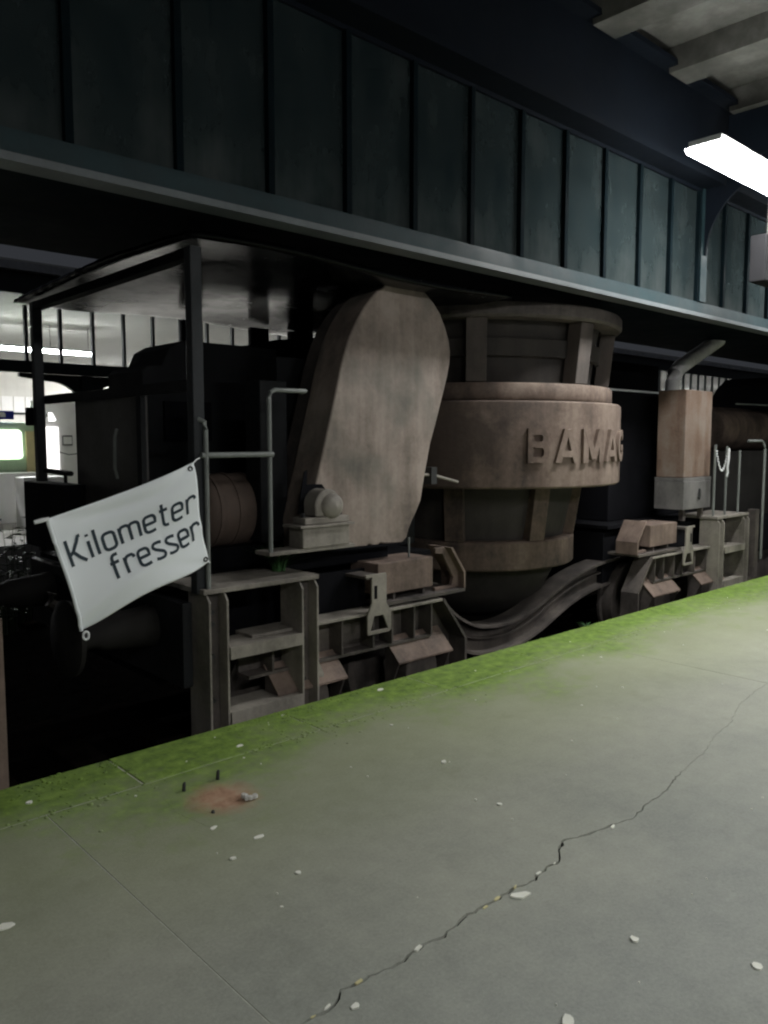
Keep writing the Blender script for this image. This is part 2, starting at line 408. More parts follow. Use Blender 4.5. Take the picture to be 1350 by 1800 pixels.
lamp('platform_lamp', 8.60, 10.20, 2.66, 3.60, .30, 'tube_light', 'next lit tube lamp along the platform past the knee bracket', 4.80, 'tube lamps over the platform')
for k in range(3):  # unseen lamps added behind the camera to brighten near floor and wagon front
    a = -1.0 + 3.7*k
    lamp('platform_lamp', a, a+1.5, -2.6, 3.60, .30, 'tube_light', 'unseen tube lamp added for fill light over the back of the platform away from the wagon', 4.80, 'added fill lamps over the back of the platform')
# grey box hung from the roof
hb = thing('hanging_clock', (7.42, 3.0, 2.98), 'grey square clock box hanging on a rod below the lamp', 'clock')
obj('case', MB().box(7.20, 7.62, 2.93, 3.07, 2.985, 3.385), 'clock_grey', hb, .01)
obj('dial', MB().lathe([(.001, 2.925), (.15, 2.925), (.15, 2.929)], 7.41, 0, 32, 'y', 3.185), 'dark_bolt', hb)
obj('rod', MB().tube([(7.41, 3.0, 3.386), (7.41, 3.0, 4.12)], .015, 8), 'grey_steel', hb)

# ------------------------------------------------------------------ the ladle wagon
WY = 5.2
wg = thing('ladle_wagon', (5.85, WY, -.5), 'long rusty steel ladle wagon with ladders, bogies and sagging middle frame on the track', 'wagon')
def mir(pts): return [(11.7-x, z) for x, z in pts]
def mx_(x): return 11.7-x

# main end frames
for side in (0, 1):
    a, b_ = (2.22, 4.55) if side == 0 else (7.15, 9.48)
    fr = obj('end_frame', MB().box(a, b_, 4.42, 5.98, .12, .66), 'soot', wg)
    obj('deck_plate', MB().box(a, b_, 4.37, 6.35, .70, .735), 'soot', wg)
    hx = 2.16 if side == 0 else 9.48
    obj('buffer_beam', MB().box(hx, hx+.06, 4.0, 6.4, .20, .69), 'dark_paint', wg, .006)
    for yb in (4.40, 6.0):
        d = -1 if side == 0 else 1; bx = hx if side == 0 else hx+.06
        bf = obj('buffer', MB().lathe([(.001, bx), (.13, bx), (.12, bx+d*.06), (.10, bx+d*.30), (.08, bx+d*.34), (.08, bx+d*.46), (.21, bx+d*.47), (.22, bx+d*.50), (.19, bx+d*.52), (.001, bx+d*.535)], 0, yb, 28, 'x', .50), 'steel_drum', wg)
    hk = MB().tube([(hx, 5.2, .5), (hx-.2*(1 if side == 0 else -1), 5.2, .5), (hx-.3*(1 if side == 0 else -1), 5.2, .56), (hx-.28*(1 if side == 0 else -1), 5.2, .62)], .035, 8)
    obj('drawhook', hk, 'frame_steel', wg)
# sagging middle frame on both sides
top = [(4.40,.37),(4.60,.335),(4.744,.258),(4.86,.16),(4.991,.076),(5.17,.0),(5.367,-.034),(5.57,-.04),(5.771,-.018),(6.03,.05),(6.293,.153),(6.53,.235),(6.767,.294),(7.02,.335),(7.284,.356),(7.55,.366)]
def off(c, d):
    r = []
    for k, (x, z) in enumerate(c):
        a = c[max(0, k-1)]; b_ = c[min(len(c)-1, k+1)]; L = math.hypot(b_[0]-a[0], b_[1]-a[1])
        r.append((x+(b_[1]-a[1])/L*d, z-(b_[0]-a[0])/L*d))
    return r
def smooth(c, n_=4):
    r = []
    for k in range(len(c)-1):
        p0, p1, p2, p3 = c[max(0,k-1)], c[k], c[k+1], c[min(len(c)-1,k+2)]
        for j in range(n_):
            t = j/n_
            r.append(tuple(.5*((2*p1[i])+(-p0[i]+p2[i])*t+(2*p0[i]-5*p1[i]+4*p2[i]-p3[i])*t*t+(-p0[i]+3*p1[i]-3*p2[i]+p3[i])*t**3) for i in (0, 1)))
    return r + [c[-1]]
tc = smooth(top)
for y in (4.50, 5.90):
    d = -1 if y < 5 else 1
    wbm = obj('sag_frame', MB().prism(tc + off(tc, .21)[::-1], y-.012, y+.012), 'frame_steel', wg)
    obj('top_flange', MB().prism(off(tc, -.022) + tc[::-1], y-.11, y+.11), 'frame_steel', wbm)
    lo_ = off(tc, .2105)
    obj('bottom_flange', MB().prism(lo_ + off(tc, .233)[::-1], y-.11, y+.11), 'frame_steel', wbm)
    obj('middle_rib', MB().prism(off(tc, .09) + off(tc, .105)[::-1], y-.06, y-.0125) if d < 0 else MB().prism(off(tc, .09) + off(tc, .105)[::-1], y+.0125, y+.06), 'frame_steel', wbm)

# bogie side frames, mirrored at the two ends, on both sides of the wagon
def bogie(m):
    q = (lambda p: p) if not m else mir
    X = (lambda a, b_: (a, b_)) if not m else (lambda a, b_: (11.7-b_, 11.7-a))
    y0 = 4.06
    bg_ = obj('bogie_frame', MB().prism(q([(2.62,.41),(4.30,.41),(4.545,.09),(4.55,-.40),(4.44,-.40),(4.40,.02),(4.22,.17),(2.62,.17)]), y0+.10, y0+.13), 'frame_steel', wg)
    a, b_ = X(2.62, 4.30)
    obj('top_flange', MB().box(a, b_, y0-.06, y0+.13, .411, .432), 'grey_steel', bg_, .003)
    a, b_ = X(2.62, 4.22)
    obj('bottom_flange', MB().box(a, b_, y0-.02, y0+.13, .150, .169), 'frame_steel', bg_)
    obj('end_flange', MB().prism(q([(4.305,.412),(4.552,.088),(4.557,-.40),(4.575,-.40),(4.572,.094),(4.318,.432)]), y0-.06, y0+.13), 'frame_steel', bg_)
    for xs in (2.78, 3.06, 3.34, 3.62, 3.80, 4.02, 4.20):
        a, b_ = X(xs, xs+.014); obj('stiffener', MB().box(a, b_, y0-.035, y0+.099, .171, .410), 'frame_steel', bg_)
    for xs in (3.05, 4.08):
        # slanted axle box cover, axle box and wheel
        cx = xs
        cov = MB().add([(q([(cx-.28, 0)])[0][0], y0+.05, .20), (q([(cx+.28, 0)])[0][0], y0+.05, .20), (q([(cx+.28, 0)])[0][0], y0-.11, .045), (q([(cx-.28, 0)])[0][0], y0-.11, .045),
                        (q([(cx-.28, 0)])[0][0], y0+.05, .186), (q([(cx+.28, 0)])[0][0], y0+.05, .186), (q([(cx+.28, 0)])[0][0], y0-.11, .031), (q([(cx-.28, 0)])[0][0], y0-.11, .031)],
                       [(0,1,2,3),(7,6,5,4),(0,4,5,1),(1,5,6,2),(2,6,7,3),(3,7,4,0)])
        ab = obj('axle_box', MB().prism([(q([(cx, 0)])[0][0]+p[0], p[1]) for p in [(-.16,-.30),(-.16,-.06)] + arc(0, -.06, .16, 180, 0, 12)[1:-1] + [(.16,-.06),(.16,-.30)]], y0-.06, y0+.09), 'frame_steel', wg, .008)
        obj('cover', cov, 'rust_brown', ab)
        for sx in (-.27, .256):
            a, b_ = X(cx+sx, cx+sx+.014)
            obj('cover_rib', MB().prism([(y0+.049,.185),(y0-.10,.042),(y0+.049,-.30)], a, b_, 'x'), 'frame_steel', ab)
        for yw in (4.36,):
            wh = obj('wheel', MB().lathe([(.001, yw+.02), (.08, yw-.03), (.12, yw), (.34, yw+.02), (.36, yw-.02), (.42, yw-.02), (.425, yw+.09), (.455, yw+.10), (.455, yw+.13), (.001, yw+.13)], q([(cx, 0)])[0][0], 0, 40, 'y', -.08), 'frame_steel', wg)
    # upper block, ledge and gusset
    a, b_ = X(3.70, 4.255); blk = obj('side_block', MB().box(a, b_, y0+.0, y0+.30, .520, .745), 'rust_brown', wg, .008)
    a, b_ = X(3.70, 4.56); obj('ledge', MB().prism([(y0-.05,.452),(y0+.3,.452),(y0+.3,.474),(y0-.05,.474)], a, b_, 'x'), 'frame_steel', blk)
    for xs in (3.86, 4.16):
        a, b_ = X(xs, xs+.014); obj('block_rib', MB().box(a, b_, y0+.01, y0+.25, .475, .519), 'frame_steel', blk)
    obj('gusset', MB().prism(q([(4.30,.475),(4.56,.475),(4.56,.60),(4.42,.80),(4.30,.80),(4.30,.76),(4.38,.75),(4.50,.56),(4.48,.50),(4.30,.50)]), y0+.02, y0+.05), 'rust_brown', blk, .003)
    obj('gusset_plate', MB().prism(q([(4.405,.80),(4.43,.80),(4.575,.60),(4.575,.475),(4.56,.475),(4.555,.595)]), y0-.04, y0+.20), 'rust_brown', blk)
    # hanging lifting plate with slot and trapezoid eye (four bars round the openings)
    hp = obj('lifting_plate', MB().prism(q([(3.50,.70),(3.685,.70),(3.69,.68),(3.69,.49),(3.735,.42),(3.735,.30),(3.71,.285),(3.70,.285),(3.70,.30),(3.705,.31),(3.66,.41),(3.575,.41),(3.545,.32),(3.545,.31),(3.70,.31),(3.70,.285),(3.52,.285),(3.515,.30),(3.515,.42),(3.555,.50),(3.555,.68),(3.50,.68)]), y0-.10, y0-.085), 'grey_steel', wg, .002)
    a, b_ = X(3.575, 3.600); obj('slot', MB().box(a, b_, y0-.103, y0-.101, .53, .62), 'soot', hp)
    a, b_ = X(3.52, 3.67); obj('plate_arm', MB().box(a, b_, y0-.084, y0+.2, .665, .685), 'frame_steel', hp)
    a, b_ = X(3.08, 3.70); obj('frame_web', MB().box(a, b_, y0+.14, y0+.17, .435, .70), 'soot', wg)
bogie(False); bogie(True)

# ladders
def ladder(xa, xb):
    y0, y1 = 3.90, 4.13
    ld = obj('ladder', MB().box(xa-.02, xb+.02, y0+.02, y1+.25, .735, .765), 'grey_steel', wg, .004)
    def plate(x):
        return MB().prism([(y0, -.10), (y0, .69), (y0+.03, .73), (y1, .734), (y1, -.14)], x, x+.014, 'x')
    for x in (xa, xa+.115, xb-.13, xb-.014):
        obj('stile', plate(x), 'grey_steel', ld, .003)
    for x in (xa+.016, xb-.114):
        st = obj('stile_web', MB().box(x, x+.097, y0+.085, y0+.097, -.12, .733), 'frame_steel', ld)
        for z in (.62, .55, .36, .10):
            obj('bolt', MB().lathe([(.001, y0+.068), (.014, y0+.068), (.016, y0+.085)], x+.048, 0, 8, 'y', z), 'dark_bolt', ld)
    for z in (.375, -.01):
        obj('tread', MB().box(xa+.131, xb-.131, y0-.005, y1+.02, z, z+.04), 'grey_steel', ld, .004)
        obj('tread_lip', MB().box(xa+.131, xb-.131, y0-.012, y0-.0055, z-.03, z+.044), 'grey_steel', ld)
ladder(2.27, 3.05); ladder(8.66, 9.44)
obj('bent_plate', MB().prism([(3.07,.26),(3.15,.10),(3.15,.07),(3.07,.10)], 3.98, 4.2), 'grey_steel', wg)

# walkway edge, handrails
wk = obj('walkway_plate', MB().box(2.74, 3.42, 3.98, 4.14, .90, .925), 'grey_steel', wg, .004)
obj('walkway_support', MB().box(2.95, 4.0, 4.28, 4.34, .736, .845), 'soot', wk)
hr = obj('handrail', MB().tube([(2.30,3.95,.766),(2.30,3.95,1.66),(2.295,3.95,1.705),(2.27,3.97,1.72),(2.25,4.0,1.72)], .014), 'tube_grey', wg)
obj('handrail', MB().tube([(2.755,3.99,.926),(2.755,3.99,1.85),(2.765,3.99,1.89),(2.80,3.99,1.905),(3.05,4.02,1.91),(3.15,4.2,1.91)], .014), 'tube_grey', wg)
obj('crossbar', MB().tube([(2.27,3.952,1.52),(2.775,3.985,1.52)], .017), 'tube_grey', wg)

# tilting gear case with rounded head
gf = [(3.17,.875),(3.155,1.07),(3.19,1.20),(3.252,1.394),(3.326,1.656),(3.395,1.90),(3.452,2.111),(3.49,2.22),(3.527,2.305),(3.585,2.41),(3.655,2.507),(3.72,2.58),(3.787,2.638),(3.87,2.69),(3.95,2.725),(4.033,2.74),(4.11,2.735),(4.19,2.712),(4.265,2.672),(4.345,2.615),(4.418,2.54),(4.47,2.45),(4.514,2.35),(4.528,2.266),(4.52,2.18),(4.495,2.08),(4.455,1.964),(4.38,1.75),(4.315,1.579),(4.26,1.36),(4.215,1.157),(4.165,1.07),(4.126,1.015),(4.09,.95),(4.068,.893),(4.03,.865),(3.981,.85)]
rag = []
x = 3.93
while x > 3.25: rag.append((x, .862+random.uniform(-.012, .016))); x -= random.uniform(.02, .06)
gc = obj('gear_case', MB().prism(gf + rag, 4.15, 4.44), 'case_steel', wg, .012)
lip = off(gf + [gf[0]], 0)
obj('rear_cover', MB().prism([(x_*.94+.23, z_*.94+.12) for x_, z_ in gf], 4.4405, 4.60), 'frame_steel', gc)
obj('seam', MB().prism([(3.17,.862),(4.02,.846),(4.06,.86),(4.02,.866),(3.17,.876)], 4.142, 4.1495), 'soot', gc)
# bearing block with its plinth in front of the case
pl = obj('plinth', MB().box(2.985, 3.365, 3.97, 4.12, .926, 1.055), 'grey_steel', gc, .006)
obj('base_plate', MB().box(2.95, 3.39, 3.945, 4.14, 1.056, 1.072), 'grey_steel', pl, .003)
obj('foot', MB().box(3.0, 3.36, 3.965, 4.10, 1.073, 1.118), 'grey_steel', pl, .008)
obj('bearing', MB().prism([(3.09,1.12)] + arc(3.19, 1.19, .105, 190, -10, 18) + [(3.29,1.12)], 3.97, 4.10), 'grey_steel', pl, .01)
obj('bearing_cap', MB().lathe([(.001, 3.915), (.05, 3.925), (.076, 3.945), (.082, 3.969)], 3.215, 0, 28, 'y', 1.185), 'grey_steel', pl)
for bx_ in (3.03, 3.33): obj('bolt', MB().lathe([(.001, 1.145), (.016, 1.145), (.016, 1.1185)], bx_, 4.03, 6), 'dark_bolt', pl)
# thin dark sheet on the case face, outlining the bearing
obj('dark_sheet', MB().prism([(3.075,1.125),(3.10,1.27),(3.125,1.40),(3.15,1.41),(3.145,1.315),(3.20,1.318),(3.27,1.315),(3.30,1.28),(3.315,1.20),(3.325,1.145),(3.36,1.14),(3.36,1.125)], 4.138, 4.1475), 'soot', gc)
obj('lever', MB().tube([(4.30,4.25,1.345),(4.44,4.25,1.34),(4.73,4.25,1.275)], .012), 'grey_steel', wg)
obj('lever_block', MB().box(4.40, 4.46, 4.22, 4.30, 1.27, 1.40), 'dark_bolt', wg)
obj('rod', MB().tube([(4.10,4.16,.746),(4.10,4.16,.89)], .008, 6), 'tube_grey', wg)

# motor barrel behind the handrails
mt = obj('motor', MB().lathe([(.001, 2.62), (.18, 2.62), (.235, 2.66), (.25, 2.70), (.25, 3.02), (.235, 3.06), (.15, 3.14), (.001, 3.14)], 0, 4.72, 36, 'x', 1.13), 'motor_brown', wg)
for xx in (2.72, 2.86, 3.0): obj('motor_band', MB().lathe([(.2505, xx-.012), (.257, xx-.012), (.257, xx+.012), (.2505, xx+.012)], 0, 4.72, 36, 'x', 1.13), 'motor_brown', mt)
obj('motor_foot', MB().box(2.66, 3.06, 4.52, 4.92, .736, .90), 'soot', mt)

# shelter over the end of the wagon
for (x, y) in ((2.27, 4.0), (2.27, 6.40), (4.70, 6.40)):
    obj('shelter_post', MB().box(x-.035, x+.035, y-.035, y+.035, .736, 2.66), 'shelter_post', wg, .006)
# sheet roof, gently buckled
g = MB(); NX, NY = 40, 40
def rz(u, v): return 2.70 + .035*math.sin(u*PI*1.1+.4)*math.sin(v*PI) + .018*math.sin(u*7.3+v*4) - .02*u
vv = []
for k in range(NX+1):
    for j in range(NY+1):
        u, v = k/NX, j/NY
        x_ = 2.22+2.75*u; y_ = 3.92+2.80*v
        if k == 0: x_ += random.uniform(-.012, .006)
        vv.append((x_, y_, rz(u, v)))
ff = [(k*(NY+1)+j, (k+1)*(NY+1)+j, (k+1)*(NY+1)+j+1, k*(NY+1)+j+1) for k in range(NX) for j in range(NY)]
g.add(vv, ff, True)
sr = obj('shelter_roof', g, 'shelter_sheet', wg)
so = sr.modifiers.new('Solidify', 'SOLIDIFY'); so.thickness = .03; so.offset = 1
obj('roof_beam', MB().box(2.235, 2.305, 4.04, 6.36, 2.60, 2.655), 'soot', sr)
# end panel, hood and back wall of the shelter
ep = obj('end_panel', MB().box(2.335, 2.365, 4.77, 5.86, .80, 1.90), 'panel_brown', wg, .004)
obj('panel_rail', MB().box(2.30, 2.334, 4.04, 6.36, 1.885, 1.95), 'dark_paint', ep)
obj('panel_post', MB().box(2.30, 2.334, 4.74, 4.80, .80, 1.884), 'dark_paint', ep)
obj('panel_handle', MB().tube([(2.30, 5.10, 1.35), (2.285, 5.10, 1.42), (2.285, 5.09, 1.62), (2.30, 5.09, 1.68)], .012, 8), 'tube_grey', ep)
obj('low_rail', MB().tube([(2.29, 5.86, 1.36), (2.29, 6.37, 1.37)], .02, 8), 'dark_paint', ep)
obj('low_stay', MB().tube([(2.29, 5.97, 1.0), (2.29, 5.97, 1.355)], .014, 8), 'dark_paint', ep)
obj('battery_box', MB().box(2.14, 2.30, 5.62, 6.43, .80, 1.29), 'soot', wg, .01)
obj('lamp_bracket', MB().box(2.20, 2.26, 6.44, 6.52, 1.72, 1.86), 'soot', wg, .01)
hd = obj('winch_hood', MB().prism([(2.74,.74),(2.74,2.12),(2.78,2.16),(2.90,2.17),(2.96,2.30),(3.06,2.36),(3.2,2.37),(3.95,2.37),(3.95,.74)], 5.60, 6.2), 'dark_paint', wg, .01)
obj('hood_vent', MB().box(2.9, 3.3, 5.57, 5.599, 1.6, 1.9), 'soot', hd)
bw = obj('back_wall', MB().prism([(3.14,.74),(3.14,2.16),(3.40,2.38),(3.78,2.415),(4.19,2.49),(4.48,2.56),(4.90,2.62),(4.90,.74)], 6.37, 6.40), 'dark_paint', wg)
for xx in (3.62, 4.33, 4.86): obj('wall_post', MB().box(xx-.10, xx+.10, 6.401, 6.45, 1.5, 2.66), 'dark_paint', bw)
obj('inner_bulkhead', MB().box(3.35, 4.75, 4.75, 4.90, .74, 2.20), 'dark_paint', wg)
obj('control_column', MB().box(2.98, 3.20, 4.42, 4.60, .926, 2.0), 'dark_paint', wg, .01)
# superstructure behind the ladle and dark machine houses at the other end
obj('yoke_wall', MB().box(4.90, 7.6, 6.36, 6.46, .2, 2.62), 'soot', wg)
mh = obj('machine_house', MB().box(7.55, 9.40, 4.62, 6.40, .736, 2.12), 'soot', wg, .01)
obj('roof_rail', MB().tube([(7.56, 4.66, 2.15), (9.36, 4.66, 2.15)], .012, 8), 'white_metal', mh)
obj('house_hood', MB().box(8.45, 10.1, 5.45, 6.38, 2.121, 2.60), 'soot', mh, .02)
# bearing pedestals carrying the ladle trunnions
for x in (4.62, 7.42):
    obj('pedestal', MB().prism([(x-.32,.60),(x-.18,1.42)] + arc(x, 1.45, .2, 170, 10, 10) + [(x+.18,1.42),(x+.32,.60)], 5.0, 5.4), 'soot', wg, .01)
# control cabinet on the far end
cb = obj('cabinet', MB().box(8.15, 8.76, 4.08, 4.40, 1.205, 2.145), 'cabinet_red', wg, .008)
obj('cabinet_lip', MB().box(8.135, 8.775, 4.07, 4.41, 1.165, 1.204), 'cabinet_grey', cb, .004)
lw = obj('lower_box', MB().box(8.12, 8.75, 4.06, 4.40, .86, 1.164), 'cabinet_grey', cb, .006)
obj('catch', MB().prism([(8.44,.99),(8.46,.96),(8.48,1.0),(8.475,1.06),(8.46,1.08),(8.45,1.04)], 4.04, 4.0595), 'dark_bolt', cb)
for xx in (8.2, 8.62): obj('cabinet_leg', MB().box(xx, xx+.05, 4.1, 4.15, .736, .859), 'frame_steel', cb)
# bent pale pipe behind the cabinet
obj('bent_pipe', MB().tube([(9.62,5.0,1.9),(9.62,5.0,2.36),(9.66,5.0,2.45),(9.78,5.0,2.54),(10.85,5.0,2.97)], .095, 16), 'pipe_pale', wg)
# rail posts and chain beside the far ladder
for x, zt in ((8.70, 1.56), (8.99, 1.54), (9.33, 1.49)):
    obj('rail_post', MB().tube([(x, 4.0, .74), (x, 4.0, zt)], .014, 8), 'tube_grey', wg)
ch = MB()
for k in range(23):
    t = k/22; z = 1.49 - .22*math.sin(t*PI)
    c0 = Vector((8.70+.29*t, 3.985, z)); a = .5*PI*(k % 2)
    ring = [c0 + Vector((.012*math.cos(q), .008*math.sin(q)*math.cos(a), .009*math.sin(q) + .0*a)) for q in [2*PI*j/8 for j in range(9)]]
    ch.tube(ring, .0035, 5, False)
obj('chain', ch, 'white_metal', wg)
obj('chain_end', MB().tube([(8.985,3.975,1.52),(8.975,3.97,1.40),(8.95,3.97,1.30),(8.965,3.97,1.24),(8.94,3.97,1.20)], .012, 6), 'white_metal', wg)

# ------------------------------------------------------------------ the ladle
LX, LY = 6.0, 5.2
ladle = thing('slag_ladle', (LX, LY, -.2), 'big round rusty iron ladle with raised BAMAG lettering carried by the wagon', 'ladle')
obj('bowl', MB().lathe([(.001,-.12),(.25,-.10),(.50,-.0),(.70,.18),(.82,.42),(.90,.75),(.98,1.15),(1.04,1.5),(1.10,2.0),(1.15,2.45),(1.20,2.69),(1.27,2.70),(1.27,2.74),(1.10,2.74),(1.05,2.4),(.95,1.2),(.001,.6)], LX, LY, 72), 'ladle_soot', ladle)
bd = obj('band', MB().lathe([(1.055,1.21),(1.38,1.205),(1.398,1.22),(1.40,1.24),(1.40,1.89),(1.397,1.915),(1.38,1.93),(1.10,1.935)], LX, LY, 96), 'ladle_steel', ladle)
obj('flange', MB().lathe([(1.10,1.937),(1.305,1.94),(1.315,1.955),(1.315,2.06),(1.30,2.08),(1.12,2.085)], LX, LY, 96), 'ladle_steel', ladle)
obj('top_rim', MB().lathe([(1.20,2.60),(1.37,2.60),(1.39,2.62),(1.39,2.70),(1.375,2.72),(1.28,2.72)], LX, LY, 96), 'frame_steel', ladle)
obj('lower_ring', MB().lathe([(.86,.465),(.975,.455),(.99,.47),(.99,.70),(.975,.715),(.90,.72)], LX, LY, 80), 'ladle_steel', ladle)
def lpost(name, ang, r0, z0, r1, z1, wd, th, mat):
    a = math.radians(ang); rd = Vector((math.cos(a), math.sin(a), 0)); tg = Vector((-math.sin(a), math.cos(a), 0)); c = Vector((LX, LY, 0))
    v = []
    for (r, z) in ((r0, z0), (r1, z1)):
        for s, t in ((-1, 0), (1, 0), (1, 1), (-1, 1)): v.append(c + rd*(r-th*t) + tg*(wd/2*s) + Vector((0, 0, z)))
    obj(name, MB().add(v, [(0,1,2,3),(7,6,5,4),(0,4,5,1),(1,5,6,2),(2,6,7,3),(3,7,4,0)]), mat, ladle, .006)
for k in range(8): lpost('upper_post', -93+k*45, 1.285, 2.086, 1.34, 2.598, .17, .14, 'ladle_dim')
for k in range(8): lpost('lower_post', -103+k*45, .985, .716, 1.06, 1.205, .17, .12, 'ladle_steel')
obj('scale_patch', MB().lathe([(1.155,2.30),(1.19,2.31),(1.20,2.45),(1.165,2.46)], LX, LY, 72), 'ladle_soot', ladle)
for s in (-1, 1):
    obj('trunnion', MB().lathe([(.001, LX+s*1.62), (.16, LX+s*1.62), (.16, LX+s*1.30)], 0, LY, 24, 'x', 1.45), 'frame_steel', ladle)
# raised letters following the band
BL_ = {   # bold block capitals as strokes on a unit square
 'B': [[(.13,0),(.13,1)], [(.05,.90),(.60,.90)]+arc(.60,.725,.175,90,-90,8)+[(.05,.55)], [(.05,.10),(.62,.10)]+arc(.62,.32,.21,-90,90,8)[1:-1]+[(.60,.53),(.3,.53)]],
 'A': [[(.10,0),(.46,.98)], [(.90,0),(.54,.98)], [(.22,.27),(.78,.27)]],
 'M': [[(.11,0),(.11,1)], [(.89,0),(.89,1)], [(.16,.97),(.50,.12)], [(.84,.97),(.50,.12)]],
 'G': [[(.86,.76)]+arc(.50,.55,.38,35,90,5)+arc(.50,.50,.40,90,180,7)+arc(.50,.48,.40,180,270,7)+arc(.5,.48,.40,270,330,5)+[(.86,.46)], [(.55,.44),(.95,.44)]],
}
def raised(ch, a0, a1, z0, z1):
    q = MB(); k0 = 0
    for st in BL_[ch]:
        P = [Vector(p) for p in st]; Q = [P[0]]
        for a, b_ in zip(P, P[1:]):
            L = (b_-a).length
            if L < 1e-6: continue
            ns = max(1, int(L/.12))
            for k in range(1, ns+1): Q.append(a+(b_-a)*k/ns)
        asp = (z1-z0)/(1.4*math.radians(a1-a0)); v = []
        for k, p in enumerate(Q):
            d = Q[min(k+1, len(Q)-1)] - Q[max(k-1, 0)]; d = Vector((d.x, d.y*asp)).normalized(); nn = Vector((-d.y, d.x/asp))*.115
            for s_ in (-1, 1):
                for r in (1.394, 1.430+.0008*k0):
                    pp = p + nn*s_; a = math.radians(a0+(a1-a0)*pp.x)
                    v.append((LX+r*math.cos(a), LY+r*math.sin(a), z0+(z1-z0)*min(1, max(0, pp.y))))
        n_ = len(Q); f = []
        for k in range(n_-1):
            a = 4*k; f += [(a+1, a+5, a+7, a+3), (a, a+4, a+5, a+1), (a+2, a+3, a+7, a+6)]
        f += [(0, 1, 3, 2), (4*n_-4, 4*n_-2, 4*n_-1, 4*n_-3)]
        q.add(v, f); k0 += 1
    return q
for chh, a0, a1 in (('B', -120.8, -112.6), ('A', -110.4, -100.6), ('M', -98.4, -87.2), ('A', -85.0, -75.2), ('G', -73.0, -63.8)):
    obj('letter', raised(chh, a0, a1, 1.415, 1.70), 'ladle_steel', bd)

# ------------------------------------------------------------------ flag
TL, TR, BR, BL = (1.388,1.231), (2.157,1.487), (2.256,.933), (1.541,.661)
def flagp(u, v, d=0.):
    x = (1-v)*((1-u)*TL[0]+u*TR[0]) + v*((1-u)*BL[0]+u*BR[0])
    z = (1-v)*((1-u)*TL[1]+u*TR[1]) + v*((1-u)*BL[1]+u*BR[1])
    z += -.014*math.sin(u*PI)*(1-v) + .030*math.sin(u*PI)*math.sin(u*PI*1.2)*v*v
    x += .012*math.sin(v*PI)*(1-2*u)
    y = 3.85 + .020*math.sin(u*5+v*2.2) + .012*math.sin(v*7-u*3) + .014*math.exp(-((v-.10-.06*u)/.05)**2)*math.sin(u*PI) - .012*math.exp(-((v-.88+.25*u)/.07)**2)
    for (cu_, cv_, du, dv) in ((1, 0, -1, .55), (1, 1, -1, -.5), (0, 1, 1, -.7), (0, 0, 1, .3)):   # pulls running in from the tied corners
        a_, b2 = u-cu_, v-cv_; L_ = math.hypot(du, dv); t_ = (a_*du+b2*dv)/L_; s_ = (-a_*dv+b2*du)/L_
        if t_ > 0: y += .011*math.exp(-(s_/.045)**2)*math.exp(-t_/.30)
    return (x, y-d, z)
fl = thing('flag', (1.85, 3.85, .66), 'white cloth flag lettered Kilometer fresser tied up beside the wagon ladder', 'flag')
g = MB(); NU, NV = 60, 40
g.add([flagp(k/NU, j/NV) for k in range(NU+1) for j in range(NV+1)], [(k*(NV+1)+j, (k+1)*(NV+1)+j, (k+1)*(NV+1)+j+1, k*(NV+1)+j+1) for k in range(NU) for j in range(NV)], True)
cloth = obj('cloth', g, 'flag_cloth', fl)
so = cloth.modifiers.new('Solidify', 'SOLIDIFY'); so.thickness = .0016; so.offset = 1 if False else 0
sl = [Vector(flagp(0, t/20)) for t in range(21)]
obj('sleeve', MB().tube([p + Vector((-.004, 0, 0)) for p in sl], .010, 8), 'flag_cloth', cloth)
obj('cord_stub', MB().tube([(1.322,3.85,1.218),(1.36,3.848,1.226),(1.392,3.85,1.232)], [.010, .011, .008], 8), 'white_metal', fl)
obj('end_ring', MB().tube([Vector((1.548,3.845,.640)) + Vector((.014*math.cos(t), 0, .020*math.sin(t))) for t in [2*PI*j/14 for j in range(15)]], .006, 6, False), 'white_metal', fl)
for (u, v) in ((.965, .045), (.975, .955)):
    p = flagp(u, v, .003)
    obj('grommet', MB().lathe([(.006, p[1]), (.014, p[1]-.003), (.015, p[1]+.001)], p[0], 0, 16, 'y', p[2]), 'dark_bolt', fl)
obj('tie', MB().tube([flagp(.97, .02, .004), (2.19, 3.86, 1.50), (2.265, 3.96, 1.505)], .004, 6), 'white_metal', fl)
obj('tie', MB().tube([flagp(.98, .96, .004), (2.27, 3.88, .925), (2.30, 3.935, .92)], .004, 6), 'white_metal', fl)
# lettering: strokes on a unit grid (x-height .62, cap height 1)
XH = .66
def rr(x0, x1, y0, y1, r=.16, a=0, b_=360):
    pts = []
    for cx, cy, s in ((x1-r, y1-r, 0), (x0+r, y1-r, 90), (x0+r, y0+r, 180), (x1-r, y0+r, 270)):
        pts += arc(cx, cy, r, s, s+90, 5)
    return pts
E_ = lambda: [(.03, .36), (.47, .36)] 
def e_path(): return [(.03,.34),(.46,.34),(.47,.46)] + arc(.31, XH-.16, .16, 0, 90, 5) + arc(.17, XH-.16, .16, 90, 180, 5) + arc(.17, .16, .16, 180, 270, 5) + [(.30, 0), (.44, .03)]
def s_path(): return [(.43, XH-.03)] + [(.30, XH)] + arc(.16, XH-.13, .13, 90, 200, 5) + [(.12,.40),(.36,.27)] + arc(.32, .14, .14, 40, -90, 6) + [(.14, 0), (.02, .04)]
def r_path(): return [[(.02, 0), (.02, XH)], [(.02, XH-.2)] + arc(.20, XH-.16, .16, 165, 90, 5) + [(.33, XH), (.40, XH-.07), (.41, XH-.15)]]
